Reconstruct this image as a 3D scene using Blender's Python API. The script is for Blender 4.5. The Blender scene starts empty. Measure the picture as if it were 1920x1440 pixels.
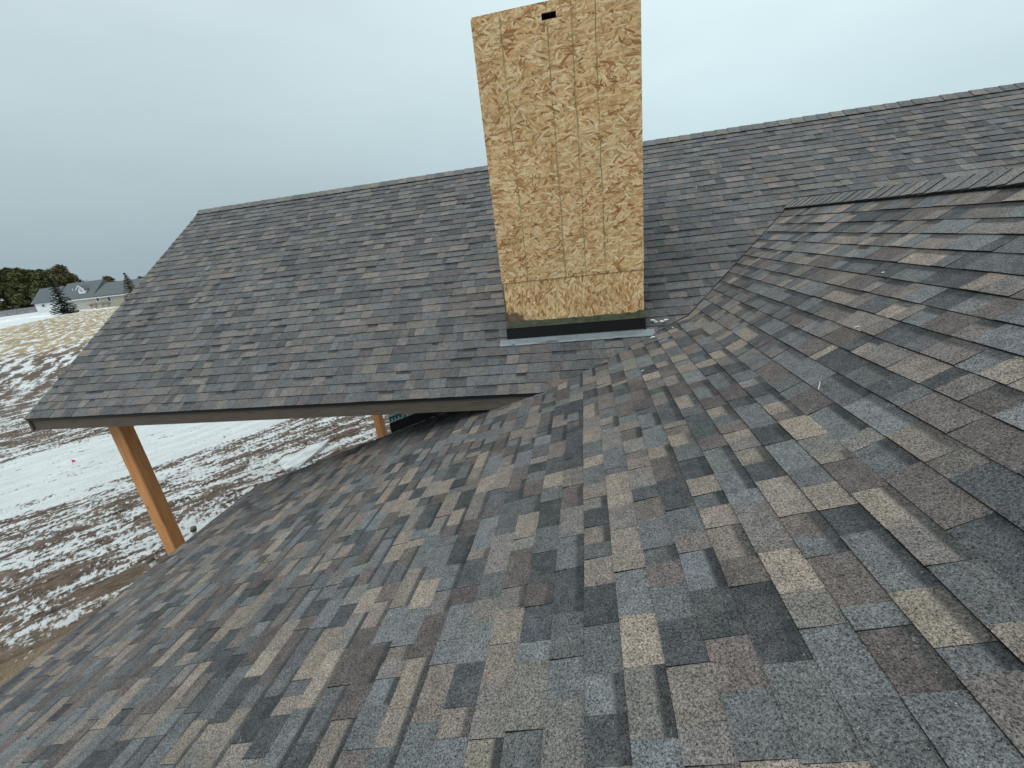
import bpy, bmesh, math, random
import numpy as np
from mathutils import Vector, Matrix

# ------------------------------------------------------------------ camera
H = 5.9                                     # camera height above the ground (m)
sc = bpy.context.scene
F_PX = 787.67                               # focal length in pixels of the 1920 px wide photo
RM = np.array([[0.98139768, 0.1548435, -0.11349925],
               [-0.05471799, -0.34107061, -0.93844381],
               [-0.18402318, 0.92719703, -0.32625318]])   # world -> camera (x right, y down, z forward)
cam_d = bpy.data.cameras.new('camera'); cam = bpy.data.objects.new('camera', cam_d)
sc.collection.objects.link(cam); sc.camera = cam
cam_d.sensor_width = 36.0; cam_d.lens = F_PX / 1920 * 36.0
cam_d.clip_start = 0.05; cam_d.clip_end = 20000
cam.matrix_world = Matrix(((RM[0][0], -RM[1][0], -RM[2][0], 0),
                           (RM[0][1], -RM[1][1], -RM[2][1], 0),
                           (RM[0][2], -RM[1][2], -RM[2][2], H),
                           (0, 0, 0, 1)))
sc.render.resolution_x = 1024; sc.render.resolution_y = 768

def ray(px, py):
    d = RM.T @ np.array([px - 960, py - 720, F_PX]); return d
def at_y(px, py, Y):                        # point of the pixel's ray on the vertical plane y = Y
    r = ray(px, py); r = r * (Y / r[1]); return Vector((r[0], r[1], r[2] + H))
def on_ground(px, py, z=0.0):
    r = ray(px, py); r = r * ((z - H) / r[2]); return Vector((r[0], r[1], z))
def project(P):
    q = RM @ (np.asarray(P, float) - np.array([0, 0, H])); return 960 + F_PX*q[0]/q[2], 720 + F_PX*q[1]/q[2], q[2]

# ------------------------------------------------------------------ sky, sun, exposure
SUN_AZ = (-0.55, -0.62); SUN_EL = math.radians(56)
w = bpy.data.worlds.new('World'); sc.world = w; w.use_nodes = True
nt = w.node_tree; nt.nodes.clear()
def N(t, kind, **kw):
    n = t.nodes.new(kind)
    for k, v in kw.items():
        if k in ('inp',):
            for kk, vv in v.items(): n.inputs[kk].default_value = vv
        else: setattr(n, k, v)
    return n
out = N(nt, 'ShaderNodeOutputWorld')
sky = N(nt, 'ShaderNodeTexSky', sky_type='NISHITA', sun_disc=False)
sky.sun_elevation = SUN_EL; sky.sun_rotation = math.atan2(SUN_AZ[0], SUN_AZ[1]); sky.dust_density = 4.0
bg1 = N(nt, 'ShaderNodeBackground', inp={'Strength': 0.05}); nt.links.new(sky.outputs[0], bg1.inputs[0])
tc = N(nt, 'ShaderNodeTexCoord')
sep = N(nt, 'ShaderNodeSeparateXYZ'); nt.links.new(tc.outputs['Generated'], sep.inputs[0])
el = N(nt, 'ShaderNodeValToRGB')            # overcast deck: grey-blue near the horizon, brighter towards the zenith
e = el.color_ramp.elements
e[0].position = 0.0; e[0].color = (0.355, 0.45, 0.505, 1)
e[1].position = 1.0; e[1].color = (0.98, 1.10, 1.12, 1)
for p, c in ((0.10, (0.405, 0.52, 0.56, 1)), (0.26, (0.53, 0.66, 0.69, 1)), (0.45, (0.66, 0.79, 0.82, 1)), (0.7, (0.84, 0.96, 0.985, 1))):
    q = e.new(p); q.color = c
nt.links.new(sep.outputs['Z'], el.inputs[0])
cl = N(nt, 'ShaderNodeTexNoise', inp={'Scale': 1.7, 'Detail': 5.0, 'Roughness': 0.5})
mp = N(nt, 'ShaderNodeMapping', inp={'Scale': (1, 1, 2.6), 'Location': (0.3, 0.1, 0)}); nt.links.new(tc.outputs['Generated'], mp.inputs[0]); nt.links.new(mp.outputs[0], cl.inputs['Vector'])
cr = N(nt, 'ShaderNodeMapRange', inp={'From Min': 0.3, 'From Max': 0.7, 'To Min': 0.93, 'To Max': 1.07}); nt.links.new(cl.outputs['Fac'], cr.inputs[0])
# the cloud deck is thinner towards one side of the sky
dt = N(nt, 'ShaderNodeVectorMath', operation='DOT_PRODUCT'); dt.inputs[1].default_value = (0.80, 0.60, 0.0); nt.links.new(tc.outputs['Generated'], dt.inputs[0])
dr = N(nt, 'ShaderNodeMapRange', inp={'From Min': 0.0, 'From Max': 0.95, 'To Min': 1.03, 'To Max': 1.46}, interpolation_type='SMOOTHSTEP'); nt.links.new(dt.outputs['Value'], dr.inputs[0])
mu = N(nt, 'ShaderNodeMath', operation='MULTIPLY'); nt.links.new(cr.outputs[0], mu.inputs[0]); nt.links.new(dr.outputs[0], mu.inputs[1])
bg2 = N(nt, 'ShaderNodeBackground'); nt.links.new(el.outputs[0], bg2.inputs[0]); nt.links.new(mu.outputs[0], bg2.inputs[1])
mx = N(nt, 'ShaderNodeMixShader', inp={0: 0.92}); nt.links.new(bg1.outputs[0], mx.inputs[1]); nt.links.new(bg2.outputs[0], mx.inputs[2]); nt.links.new(mx.outputs[0], out.inputs[0])

sd = bpy.data.lights.new('sun', 'SUN'); sd.energy = 1.2; sd.angle = math.radians(32); sd.color = (1, 0.965, 0.92)
sun = bpy.data.objects.new('sun', sd); sc.collection.objects.link(sun)
sv = Vector((SUN_AZ[0], SUN_AZ[1], 0)).normalized() * math.cos(SUN_EL) + Vector((0, 0, math.sin(SUN_EL)))
sun.rotation_euler = sv.to_track_quat('Z', 'Y').to_euler(); sun.location = sv * 50
vs = sc.view_settings; vs.view_transform = 'Standard'; vs.look = 'None'; vs.gamma = 1.0; vs.exposure = 0.0
sc.render.engine = 'CYCLES'
sc.cycles.max_bounces = 5; sc.cycles.diffuse_bounces = 3

# ------------------------------------------------------------------ helpers
COL = sc.collection
def link(o, parent=None, **props):
    COL.objects.link(o)
    if parent is not None: o.parent = parent
    for k, v in props.items(): o[k] = v
    return o
def obj(name, verts, faces, mat, parent=None, smooth=False, **props):
    me = bpy.data.meshes.new(name); me.from_pydata([tuple(v) for v in verts], [], faces); me.update()
    if smooth: me.polygons.foreach_set('use_smooth', [True]*len(me.polygons))
    if mat is not None: me.materials.append(mat)
    return link(bpy.data.objects.new(name, me), parent, **props)
def empty(name, loc=(0, 0, 0), **props):
    o = bpy.data.objects.new(name, None); o.location = loc; o.empty_display_size = 0.2
    return link(o, None, **props)
class MB:
    def __init__(s): s.v = []; s.f = []
    def add(s, vs, fs):
        b = len(s.v); s.v += [tuple(x) for x in vs]; s.f += [tuple(i + b for i in f) for f in fs]; return s
    def box(s, a, b, bev=0.0):
        x0, y0, z0 = a; x1, y1, z1 = b
        if bev <= 0:
            return s.add([(x0,y0,z0),(x1,y0,z0),(x1,y1,z0),(x0,y1,z0),(x0,y0,z1),(x1,y0,z1),(x1,y1,z1),(x0,y1,z1)],
                         [(0,3,2,1),(4,5,6,7),(0,1,5,4),(1,2,6,5),(2,3,7,6),(3,0,4,7)])
        bm = bmesh.new(); bmesh.ops.create_cube(bm, size=1)
        for q in bm.verts: q.co = Vector(((x0+x1)/2 + q.co.x*(x1-x0), (y0+y1)/2 + q.co.y*(y1-y0), (z0+z1)/2 + q.co.z*(z1-z0)))
        bmesh.ops.bevel(bm, geom=list(bm.edges), offset=bev, segments=1, affect='EDGES')
        bm.verts.index_update(); r = s.add([q.co[:] for q in bm.verts], [tuple(q.index for q in f.verts) for f in bm.faces]); bm.free(); return r
    def prism(s, poly, d):                      # closed prism: polygon (3D points, ordered) + offset vector
        n = len(poly); d = Vector(d); top = [Vector(p) for p in poly]; bot = [p + d for p in top]
        return s.add(top + bot, [tuple(range(n)), tuple(range(2*n-1, n-1, -1))] + [(i, i+n, (i+1) % n + n, (i+1) % n) for i in range(n)])
    def tube(s, p, q, r0, r1, k=8, cap=True):
        p = Vector(p); q = Vector(q); d = (q-p).normalized(); a = d.orthogonal().normalized(); b = d.cross(a)
        vs = []
        for c, r in ((p, r0), (q, r1)):
            for i in range(k):
                t = 2*math.pi*i/k; vs.append(c + a*(r*math.cos(t)) + b*(r*math.sin(t)))
        fs = [(i, (i+1) % k, (i+1) % k + k, i+k) for i in range(k)]
        if cap: fs += [tuple(range(k-1, -1, -1)), tuple(range(k, 2*k))]
        return s.add(vs, fs)
    def build(s, name, mat, parent=None, smooth=False, **props): return obj(name, s.v, s.f, mat, parent, smooth, **props)

def mat_new(name, rough=0.8, spec=0.3):
    m = bpy.data.materials.new(name); m.use_nodes = True; t = m.node_tree; b = t.nodes['Principled BSDF']
    b.inputs['Roughness'].default_value = rough; b.inputs['Specular IOR Level'].default_value = spec
    return m, t, b
def noise(t, vec, scale, detail=4, rough=0.55, dist=0.0):
    n = N(t, 'ShaderNodeTexNoise', inp={'Scale': scale, 'Detail': detail, 'Roughness': rough, 'Distortion': dist})
    if vec is not None: t.links.new(vec, n.inputs['Vector'])
    return n.outputs['Fac']
def mrange(t, v, a, b, c, d, smooth=False):
    n = N(t, 'ShaderNodeMapRange', inp={'From Min': a, 'From Max': b, 'To Min': c, 'To Max': d})
    if smooth: n.interpolation_type = 'SMOOTHSTEP'
    t.links.new(v, n.inputs[0]); return n.outputs[0]
def math_n(t, op, a, b=None):
    n = N(t, 'ShaderNodeMath', operation=op)
    for i, x in enumerate((a, b)):
        if x is None: continue
        if isinstance(x, (int, float)): n.inputs[i].default_value = x
        else: t.links.new(x, n.inputs[i])
    return n.outputs[0]
def mixc(t, fac, a, b, blend='MIX'):
    n = N(t, 'ShaderNodeMix', data_type='RGBA', blend_type=blend)
    for i, x in ((0, fac), (6, a), (7, b)):
        if isinstance(x, (int, float)): n.inputs[i].default_value = x
        elif isinstance(x, tuple): n.inputs[i].default_value = x if len(x) == 4 else x + (1,)
        else: t.links.new(x, n.inputs[i])
    return n.outputs[2]
def scale_col(t, col, fac):
    n = N(t, 'ShaderNodeVectorMath', operation='SCALE'); t.links.new(col, n.inputs[0])
    if isinstance(fac, (int, float)): n.inputs['Scale'].default_value = fac
    else: t.links.new(fac, n.inputs['Scale'])
    return n.outputs[0]
def bump(t, b, h, strength, dist):
    n = N(t, 'ShaderNodeBump', inp={'Strength': strength, 'Distance': dist}); t.links.new(h, n.inputs['Height']); t.links.new(n.outputs[0], b.inputs['Normal'])
def geo_pos(t): return N(t, 'ShaderNodeNewGeometry').outputs['Position']
def mapping(t, vec, scale=(1,1,1), rot=(0,0,0), loc=(0,0,0)):
    n = N(t, 'ShaderNodeMapping', inp={'Scale': scale, 'Rotation': rot, 'Location': loc}); t.links.new(vec, n.inputs[0]); return n.outputs[0]

# ------------------------------------------------------------------ materials
def simple(name, col, rough=0.8, var=0.15, nscale=6.0, spec=0.3, metal=0.0, stretch=(1,1,1), bmp=0.0):
    m, t, b = mat_new(name, rough, spec); p = mapping(t, geo_pos(t), stretch)
    f = mrange(t, noise(t, p, nscale, 5), 0.3, 0.7, 1-var, 1+var)
    rgb = N(t, 'ShaderNodeRGB'); rgb.outputs[0].default_value = (*col, 1)
    t.links.new(scale_col(t, rgb.outputs[0], f), b.inputs['Base Color']); b.inputs['Metallic'].default_value = metal
    if bmp: bump(t, b, noise(t, p, nscale*4, 4), bmp, 0.01)
    return m

def make_shingle_mat():
    m, t, b = mat_new('asphalt_shingle', 0.88, 0.25)
    at = N(t, 'ShaderNodeAttribute', attribute_name='col')
    uv = N(t, 'ShaderNodeUVMap', uv_map='uv'); sp = N(t, 'ShaderNodeSeparateXYZ'); t.links.new(uv.outputs[0], sp.inputs[0])
    P = geo_pos(t)
    g1 = noise(t, P, 300, 1, 0.5); g2 = noise(t, P, 125, 2, 0.7)
    g = math_n(t, 'ADD', math_n(t, 'MULTIPLY', g1, 0.45), math_n(t, 'MULTIPLY', g2, 0.55))
    gf = mrange(t, g, 0.36, 0.64, 0.14, 1.94)
    # printed shadow band of dark granules under the course above
    edge = math_n(t, 'ADD', sp.outputs['Y'], mrange(t, g2, 0.3, 0.7, -0.06, 0.06))
    band = math_n(t, 'MULTIPLY', mrange(t, edge, 0.64, 0.78, 0, 1, True), at.outputs['Alpha'])
    c = mixc(t, math_n(t, 'MULTIPLY', band, 0.92), at.outputs['Color'], (0.026, 0.030, 0.033))
    # blotches of mixed granules and faint chalky scuffs
    bl = noise(t, P, 16, 3)
    c = scale_col(t, c, mrange(t, bl, 0.3, 0.7, 0.80, 1.20))
    c = mixc(t, mrange(t, noise(t, P, 8, 3), 0.45, 0.75, 0, 0.28), c, (0.118, 0.110, 0.104))
    c = scale_col(t, c, gf)
    v = N(t, 'ShaderNodeTexVoronoi', inp={'Scale': 190.0}); t.links.new(P, v.inputs['Vector'])
    sr = N(t, 'ShaderNodeSeparateColor'); t.links.new(v.outputs['Color'], sr.inputs[0])
    near = mrange(t, v.outputs['Distance'], 0.15, 0.40, 1, 0)
    spark = math_n(t, 'MULTIPLY', mrange(t, sr.outputs[0], 0.975, 1.0, 0.0, 0.9), near)
    c = mixc(t, spark, c, (0.50, 0.51, 0.51))  # specular sparkle of the granules painted into the colour as pale specks
    sc1 = mrange(t, noise(t, mapping(t, P, (3.2, 1.1, 3.2), (0, 0, 0.4)), 2.2, 5, 0.7), 0.62, 0.74, 0, 0.5, True)
    c = mixc(t, math_n(t, 'MULTIPLY', sc1, mrange(t, g2, 0.47, 0.62, 0, 1)), c, (0.40, 0.40, 0.39))
    t.links.new(c, b.inputs['Base Color'])
    bump(t, b, g1, 0.5, 0.004)
    return m
M_SHINGLE = make_shingle_mat()

def make_osb(name, bias, seed, lines=(), stain=False, sheet=1.0):
    m, t, b = mat_new(name, 0.72, 0.3)
    P = geo_pos(t); w1 = mapping(t, P, (1, 0.15, 1), loc=(seed, 0, seed*0.7))
    best = None; col = None; sh = None
    ramp_stops = ((0.0, (0.33, 0.135, 0.045)), (0.10, (0.43, 0.205, 0.08)), (0.20, (0.57, 0.335, 0.14)), (0.48, (0.66, 0.43, 0.205)), (0.75, (0.74, 0.52, 0.275)), (1.0, (0.83, 0.65, 0.41)))
    for i, a in enumerate((0.0, 0.35, -0.4, 0.8, -0.85, 1.35)):
        long_, thin = (8.5 + 2*(i % 3), 56 - 7*(i % 3))
        wv = noise(t, w1, 9.0 + i, 2)
        q = mapping(t, mapping(t, w1, rot=(0, bias + a, 0)), (long_, 1, thin), loc=(i*7.3, 0, i*3.1))
        ad = N(t, 'ShaderNodeVectorMath', operation='ADD'); t.links.new(q, ad.inputs[0])
        cx = N(t, 'ShaderNodeCombineXYZ'); t.links.new(math_n(t, 'MULTIPLY', wv, 1.6), cx.inputs[2]); t.links.new(cx.outputs[0], ad.inputs[1])
        v = N(t, 'ShaderNodeTexVoronoi', inp={'Scale': 1.0, 'Randomness': 1.0}); t.links.new(ad.outputs[0], v.inputs['Vector'])
        s = N(t, 'ShaderNodeSeparateColor'); t.links.new(v.outputs['Color'], s.inputs[0])
        pr = math_n(t, 'MULTIPLY', s.outputs[0], 1.0 - 0.12*abs(a)); cv = s.outputs[1]
        shd = math_n(t, 'SUBTRACT', 1.0, mrange(t, v.outputs['Distance'], 0.45, 0.85, 0.0, 0.38))
        if best is None: best, col, sh = pr, cv, shd
        else:
            gt = math_n(t, 'GREATER_THAN', pr, best)
            mxn = N(t, 'ShaderNodeMix', data_type='FLOAT'); t.links.new(gt, mxn.inputs[0]); t.links.new(col, mxn.inputs[2]); t.links.new(cv, mxn.inputs[3]); col = mxn.outputs[0]
            mx2 = N(t, 'ShaderNodeMix', data_type='FLOAT'); t.links.new(gt, mx2.inputs[0]); t.links.new(sh, mx2.inputs[2]); t.links.new(shd, mx2.inputs[3]); sh = mx2.outputs[0]
            best = math_n(t, 'MAXIMUM', pr, best)
    r = N(t, 'ShaderNodeValToRGB'); el = r.color_ramp.elements
    el[0].position, el[0].color = 0.0, (*ramp_stops[0][1], 1); el[1].position, el[1].color = 1.0, (*ramp_stops[-1][1], 1)
    for p_, c_ in ramp_stops[1:-1]: q = el.new(p_); q.color = (*c_, 1)
    t.links.new(col, r.inputs[0])
    c = scale_col(t, r.outputs[0], sh)
    c = scale_col(t, c, mrange(t, noise(t, mapping(t, w1, (1, 1, 4), rot=(0, bias, 0)), 60, 4), 0.3, 0.7, 0.86, 1.12))
    c = scale_col(t, c, mrange(t, noise(t, P, 1.6, 3), 0.3, 0.7, 0.93*sheet, 1.06*sheet))
    sp = N(t, 'ShaderNodeSeparateXYZ'); t.links.new(P, sp.inputs[0])
    for x0, wdt, slope in lines:                                # printed nailing guide lines
        wob = mrange(t, noise(t, mapping(t, P, (0.2, 0.2, 1)), 3.0, 2), 0.3, 0.7, -0.008, 0.008)
        xx = math_n(t, 'ADD', sp.outputs['X'], wob)
        xx = math_n(t, 'ADD', xx, math_n(t, 'MULTIPLY', math_n(t, 'SUBTRACT', sp.outputs['Z'], 6.7), slope))
        d = math_n(t, 'ABSOLUTE', math_n(t, 'SUBTRACT', xx, x0))
        k = math_n(t, 'MULTIPLY', mrange(t, d, wdt*0.4, wdt, 1, 0), mrange(t, noise(t, P, 11, 3), 0.35, 0.6, 0.35, 0.9))
        c = mixc(t, k, c, (0.17, 0.18, 0.07))
    if stain:                                                   # damp grey patch in the lower left corner
        d = math_n(t, 'ADD', sp.outputs['Z'], math_n(t, 'MULTIPLY', sp.outputs['X'], 0.33))
        d = math_n(t, 'ADD', d, mrange(t, noise(t, P, 9, 4), 0.3, 0.7, -0.05, 0.05))
        k = math_n(t, 'MULTIPLY', mrange(t, d, 4.735, 4.765, 0.9, 0), mrange(t, sp.outputs['X'], -0.60, -0.575, 1, 0.0))
        c = mixc(t, k, c, (0.115, 0.085, 0.06))
    t.links.new(c, b.inputs['Base Color'])
    bump(t, b, best, 0.35, 0.002)
    return m

M_OSB_UP = make_osb('osb_sheet_upper', 0.0, 0.0, lines=((-0.665, 0.008, 0.012), (-0.22, 0.008, 0.004), (0.012, 0.0085, 0.004), (0.232, 0.008, 0.004)))
M_OSB_LO = make_osb('osb_sheet_lower', 1.45, 3.7, stain=True, sheet=1.03)
M_FASCIA = simple('painted_fascia', (0.120, 0.096, 0.077), 0.6, 0.25, 5.0, stretch=(1, 3, 14), bmp=0.25)
M_BLACK = simple('black_metal_flashing', (0.008, 0.009, 0.011), 0.35, 0.2, 5, spec=0.4)
M_DRIP = simple('drip_edge_metal', (0.02, 0.02, 0.022), 0.45, 0.1, 5)
M_APRON = simple('blue_grey_flashing', (0.20, 0.235, 0.26), 0.42, 0.14, 9, spec=0.5, metal=0.25)
M_GREEN = simple('green_edge_tape', (0.075, 0.085, 0.05), 0.5, 0.35, 16)
M_RAKE = simple('rake_trim', (0.36, 0.33, 0.26), 0.6, 0.1, 4)
M_DECK = simple('roof_decking', (0.05, 0.05, 0.05), 0.9, 0.2, 5)
M_MEMB = simple('black_membrane', (0.007, 0.008, 0.009), 0.6, 0.2, 7)
M_SIDING = simple('sheathing_wrap', (0.62, 0.66, 0.67), 0.6, 0.06, 3)
M_TEAL = simple('teal_print', (0.015, 0.16, 0.20), 0.6, 0.05, 3)
M_VENT = simple('ridge_vent_plastic', (0.012, 0.012, 0.012), 0.7, 0.1, 4)
M_WHITE = simple('white_residue', (0.78, 0.78, 0.75), 0.85, 0.08, 60, bmp=0.4)
M_CHIPW = simple('wood_chip', (0.6, 0.52, 0.40), 0.8, 0.15, 30)

def make_wood():
    m, t, b = mat_new('stained_timber', 0.55, 0.35); P = geo_pos(t)
    q = mapping(t, P, (9, 9, 0.55)); n1 = noise(t, q, 3.2, 5, 0.6, 0.6)
    r = N(t, 'ShaderNodeValToRGB'); el = r.color_ramp.elements
    el[0].position, el[0].color = 0.30, (0.56, 0.23, 0.080, 1); el[1].position, el[1].color = 0.72, (0.80, 0.41, 0.18, 1); t.links.new(n1, r.inputs[0])
    v = N(t, 'ShaderNodeTexVoronoi', inp={'Scale': 2.4}); t.links.new(mapping(t, P, (1, 1, 0.9)), v.inputs['Vector'])
    k = mrange(t, v.outputs['Distance'], 0.035, 0.075, 0.85, 0, True)
    t.links.new(mixc(t, k, r.outputs[0], (0.13, 0.045, 0.018)), b.inputs['Base Color']); bump(t, b, n1, 0.2, 0.004)
    return m
M_POST = make_wood()

def make_ground():
    m, t, b = mat_new('winter_field', 0.9, 0.2); P = geo_pos(t)
    sp = N(t, 'ShaderNodeSeparateXYZ'); t.links.new(P, sp.inputs[0])
    u = math_n(t, 'ADD', math_n(t, 'MULTIPLY', sp.outputs[0], 0.64), math_n(t, 'MULTIPLY', sp.outputs[1], 0.768))
    v = math_n(t, 'ADD', math_n(t, 'MULTIPLY', sp.outputs[0], -0.768), math_n(t, 'MULTIPLY', sp.outputs[1], 0.64))
    cx = N(t, 'ShaderNodeCombineXYZ'); t.links.new(u, cx.inputs[0]); t.links.new(v, cx.inputs[1]); uvw = cx.outputs[0]
    vw = math_n(t, 'ADD', v, mrange(t, noise(t, mapping(t, uvw, (0.10, 0.25, 1)), 1.0, 4), 0.3, 0.7, -1.6, 1.6))
    # snow cover by distance from the house: churned mud, driven snow strip, rutted strip, open meadow
    z = N(t, 'ShaderNodeValToRGB'); z.color_ramp.interpolation = 'LINEAR'; e = z.color_ramp.elements
    stops = ((0, .20), (9.5, .25), (11.5, .45), (17.2, .48), (18.9, .71), (23.2, .70), (24.8, .44), (34, .43), (50, .45), (66, .44), (78, .41), (120, .40), (200, .42))
    e[0].position = 0; e[0].color = (stops[0][1],)*3 + (1,); e[1].position = 1; e[1].color = (stops[-1][1],)*3 + (1,)
    for p, q_ in stops[1:-1]: q = e.new(p/200); q.color = (q_, q_, q_, 1)
    t.links.new(math_n(t, 'DIVIDE', vw, 200.0), z.inputs[0])
    n1 = noise(t, mapping(t, uvw, (0.40, 1.7, 1)), 1.0, 8, 0.62)
    n2 = noise(t, mapping(t, uvw, (2.2, 5.0, 1), (0, 0, 0.12)), 1.0, 6, 0.68)
    n3 = noise(t, mapping(t, uvw, (11, 5.5, 1), (0, 0, 0.25)), 1.0, 4, 0.65)      # tyre lugs and clods
    nn = math_n(t, 'ADD', math_n(t, 'MULTIPLY', n1, 0.36), math_n(t, 'ADD', math_n(t, 'MULTIPLY', n2, 0.34), math_n(t, 'MULTIPLY', n3, 0.30)))
    nn = mrange(t, nn, 0.32, 0.68, 0.0, 1.0)
    hgt = N(t, 'ShaderNodeAttribute', attribute_name='rut')
    nn = math_n(t, 'SUBTRACT', nn, math_n(t, 'MULTIPLY', hgt.outputs['Fac'], 1.3))
    far = mrange(t, noise(t, mapping(t, uvw, (1.25, 0.24, 1), (0, 0, 0.2)), 1.0, 6, 0.66), 0.33, 0.67, 0.0, 1.0)   # drifted flecks in the open
    fx = N(t, 'ShaderNodeMix', data_type='FLOAT'); t.links.new(mrange(t, v, 22, 60, 0, 0.8, True), fx.inputs[0]); t.links.new(nn, fx.inputs[2]); t.links.new(far, fx.inputs[3]); nn2 = fx.outputs[0]
    ws = math_n(t, 'ADD', math_n(t, 'MULTIPLY', sp.outputs[0], -0.82), math_n(t, 'MULTIPLY', sp.outputs[1], -0.57))
    cover = math_n(t, 'ADD', z.outputs[0], mrange(t, ws, 60, 65, 0, 0.42, True))
    val = math_n(t, 'ADD', nn2, math_n(t, 'SUBTRACT', cover, 1.0))
    snow = mrange(t, val, -0.07, 0.05, 0, 1, True)
    # bare soil
    r = N(t, 'ShaderNodeValToRGB'); el = r.color_ramp.elements
    el[0].position, el[0].color = 0.36, (0.030, 0.021, 0.017, 1); el[1].position, el[1].color = 0.68, (0.27, 0.20, 0.155, 1)
    t.links.new(noise(t, mapping(t, uvw, (2.0, 4.6, 1), loc=(5, 3, 0)), 1.0, 9, 0.74), r.inputs[0])
    g = N(t, 'ShaderNodeValToRGB'); el = g.color_ramp.elements
    el[0].position, el[0].color = 0.3, (0.24, 0.175, 0.105, 1); el[1].position, el[1].color = 0.7, (0.50, 0.385, 0.225, 1)
    t.links.new(noise(t, mapping(t, uvw, (0.25, 0.08, 1)), 1.0, 8, 0.65), g.inputs[0])
    gr = math_n(t, 'MAXIMUM', mrange(t, vw, 60, 76, 0, 1, True), mrange(t, vw, 9.2, 11.2, 0.45, 0, True))
    c = mixc(t, gr, r.outputs[0], g.outputs[0])
    sn = scale_col(t, mixc(t, 0.0, (0.70, 0.725, 0.735), (0, 0, 0)), mrange(t, noise(t, mapping(t, uvw, (0.6, 2.2, 1), loc=(9, 1, 0)), 1.0, 7, 0.6), 0.3, 0.7, 0.84, 1.10))
    t.links.new(mixc(t, snow, c, sn), b.inputs['Base Color'])
    bump(t, b, math_n(t, 'ADD', math_n(t, 'MULTIPLY', nn, 1.0), math_n(t, 'MULTIPLY', noise(t, mapping(t, uvw, (6, 12, 1)), 1.0, 6, 0.65), 0.35)), 0.8, 0.14)
    return m
M_GROUND = make_ground()
def make_leaf(name, c0, c1):
    m, t, b = mat_new(name, 0.8, 0.15)
    r = N(t, 'ShaderNodeValToRGB'); el = r.color_ramp.elements
    el[0].position, el[0].color = 0.3, (*c0, 1); el[1].position, el[1].color = 0.7, (*c1, 1)
    t.links.new(noise(t, geo_pos(t), 0.9, 5), r.inputs[0]); t.links.new(r.outputs[0], b.inputs['Base Color']); return m
M_CON = make_leaf('conifer_needles', (0.045, 0.058, 0.022), (0.15, 0.155, 0.068))
M_CONB = make_leaf('bronze_conifer_needles', (0.065, 0.058, 0.030), (0.15, 0.125, 0.068))
M_SPR = make_leaf('spruce_needles', (0.016, 0.026, 0.020), (0.05, 0.066, 0.048))
M_SPR2 = make_leaf('young_spruce_needles', (0.05, 0.06, 0.025), (0.15, 0.15, 0.07))
M_BARK = simple('bark', (0.10, 0.075, 0.055), 0.9, 0.25, 3)
M_TWIG = simple('bare_twigs', (0.30, 0.255, 0.21), 0.9, 0.2, 3)
M_SNOW = simple('snow', (0.74, 0.77, 0.79), 0.8, 0.08, 3)
M_ICE = simple('grey_ice', (0.56, 0.58, 0.59), 0.55, 0.3, 3.5, stretch=(1, 0.5, 1), bmp=0.5)
M_NROOF = simple('grey_shingle_roof', (0.115, 0.135, 0.145), 0.9, 0.14, 2.2)
M_NWALL = simple('beige_siding', (0.46, 0.44, 0.39), 0.8, 0.06, 0.5)
M_NWHITE = simple('white_trim', (0.74, 0.76, 0.77), 0.7, 0.04, 0.5)
M_GLASS = simple('dark_window_glass', (0.03, 0.035, 0.04), 0.15, 0.1, 1, spec=0.6)
M_FENCE = simple('weathered_fence_boards', (0.30, 0.285, 0.30), 0.85, 0.2, 1.2, stretch=(3, 3, 0.2))
M_PINK = simple('pink_flagging', (0.75, 0.06, 0.16), 0.6, 0.05, 5)
M_PIPE = simple('white_plastic_pipe', (0.70, 0.70, 0.66), 0.4, 0.06, 5)
M_CAP = simple('dark_rubber_cap', (0.13, 0.125, 0.115), 0.7, 0.1, 5)
M_STEEL = simple('galvanised_wire', (0.4, 0.4, 0.4), 0.4, 0.05, 5, metal=0.8)

# ------------------------------------------------------------------ ground
def vnoise(x, y, seed=0):
    xi = np.floor(x).astype(np.int64); yi = np.floor(y).astype(np.int64); xf = x - xi; yf = y - yi
    def h(a, b):
        n = (a*374761393 + b*668265263 + seed*974634361) & 0xffffffff
        n = ((n ^ (n >> 13))*1274126177) & 0xffffffff
        return ((n ^ (n >> 16)) & 0xffff)/65535.0
    sx = xf*xf*(3-2*xf); sy = yf*yf*(3-2*yf)
    return (h(xi, yi)*(1-sx) + h(xi+1, yi)*sx)*(1-sy) + (h(xi, yi+1)*(1-sx) + h(xi+1, yi+1)*sx)*sy
def fbm(x, y, o=4, seed=0):
    s = 0; a = 0.5
    for i in range(o): s = s + a*vnoise(x*2**i, y*2**i, seed+i); a *= 0.5
    return s - 0.47
def lines(lo, hi, step, far):
    c = list(np.arange(lo, hi+1e-6, step)); d = step; p = hi
    while p < far: d *= 1.28; p += d; c.append(p)
    d = step; p = lo
    while p > -far: d *= 1.28; p -= d; c.insert(0, p)
    return np.array(c)
gx = lines(-30, -6, 0.11, 6000); gy = lines(1, 26, 0.11, 6000)
X, Y = np.meshgrid(gx, gy)
U = 0.64*X + 0.768*Y; V = -0.768*X + 0.64*Y
fade = np.clip((70 - np.hypot(X+12, Y-8))/50, 0, 1)
band = np.clip((V-17.6)/1.2, 0, 1)*np.clip((24.6-V)/1.2, 0, 1)
rut = (fbm(U*0.30, V*1.9, 5, 3)*0.30 + fbm(U*2.2, V*3.4, 3, 9)*0.12)*(1-0.75*band)
Z = rut*0.55*fade
gm = bpy.data.meshes.new('ground'); ny, nx = X.shape
co = np.stack([X.ravel(), Y.ravel(), Z.ravel()], 1)
I0 = (np.arange(ny-1)[:, None]*nx + np.arange(nx-1)[None, :]).ravel()
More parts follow.
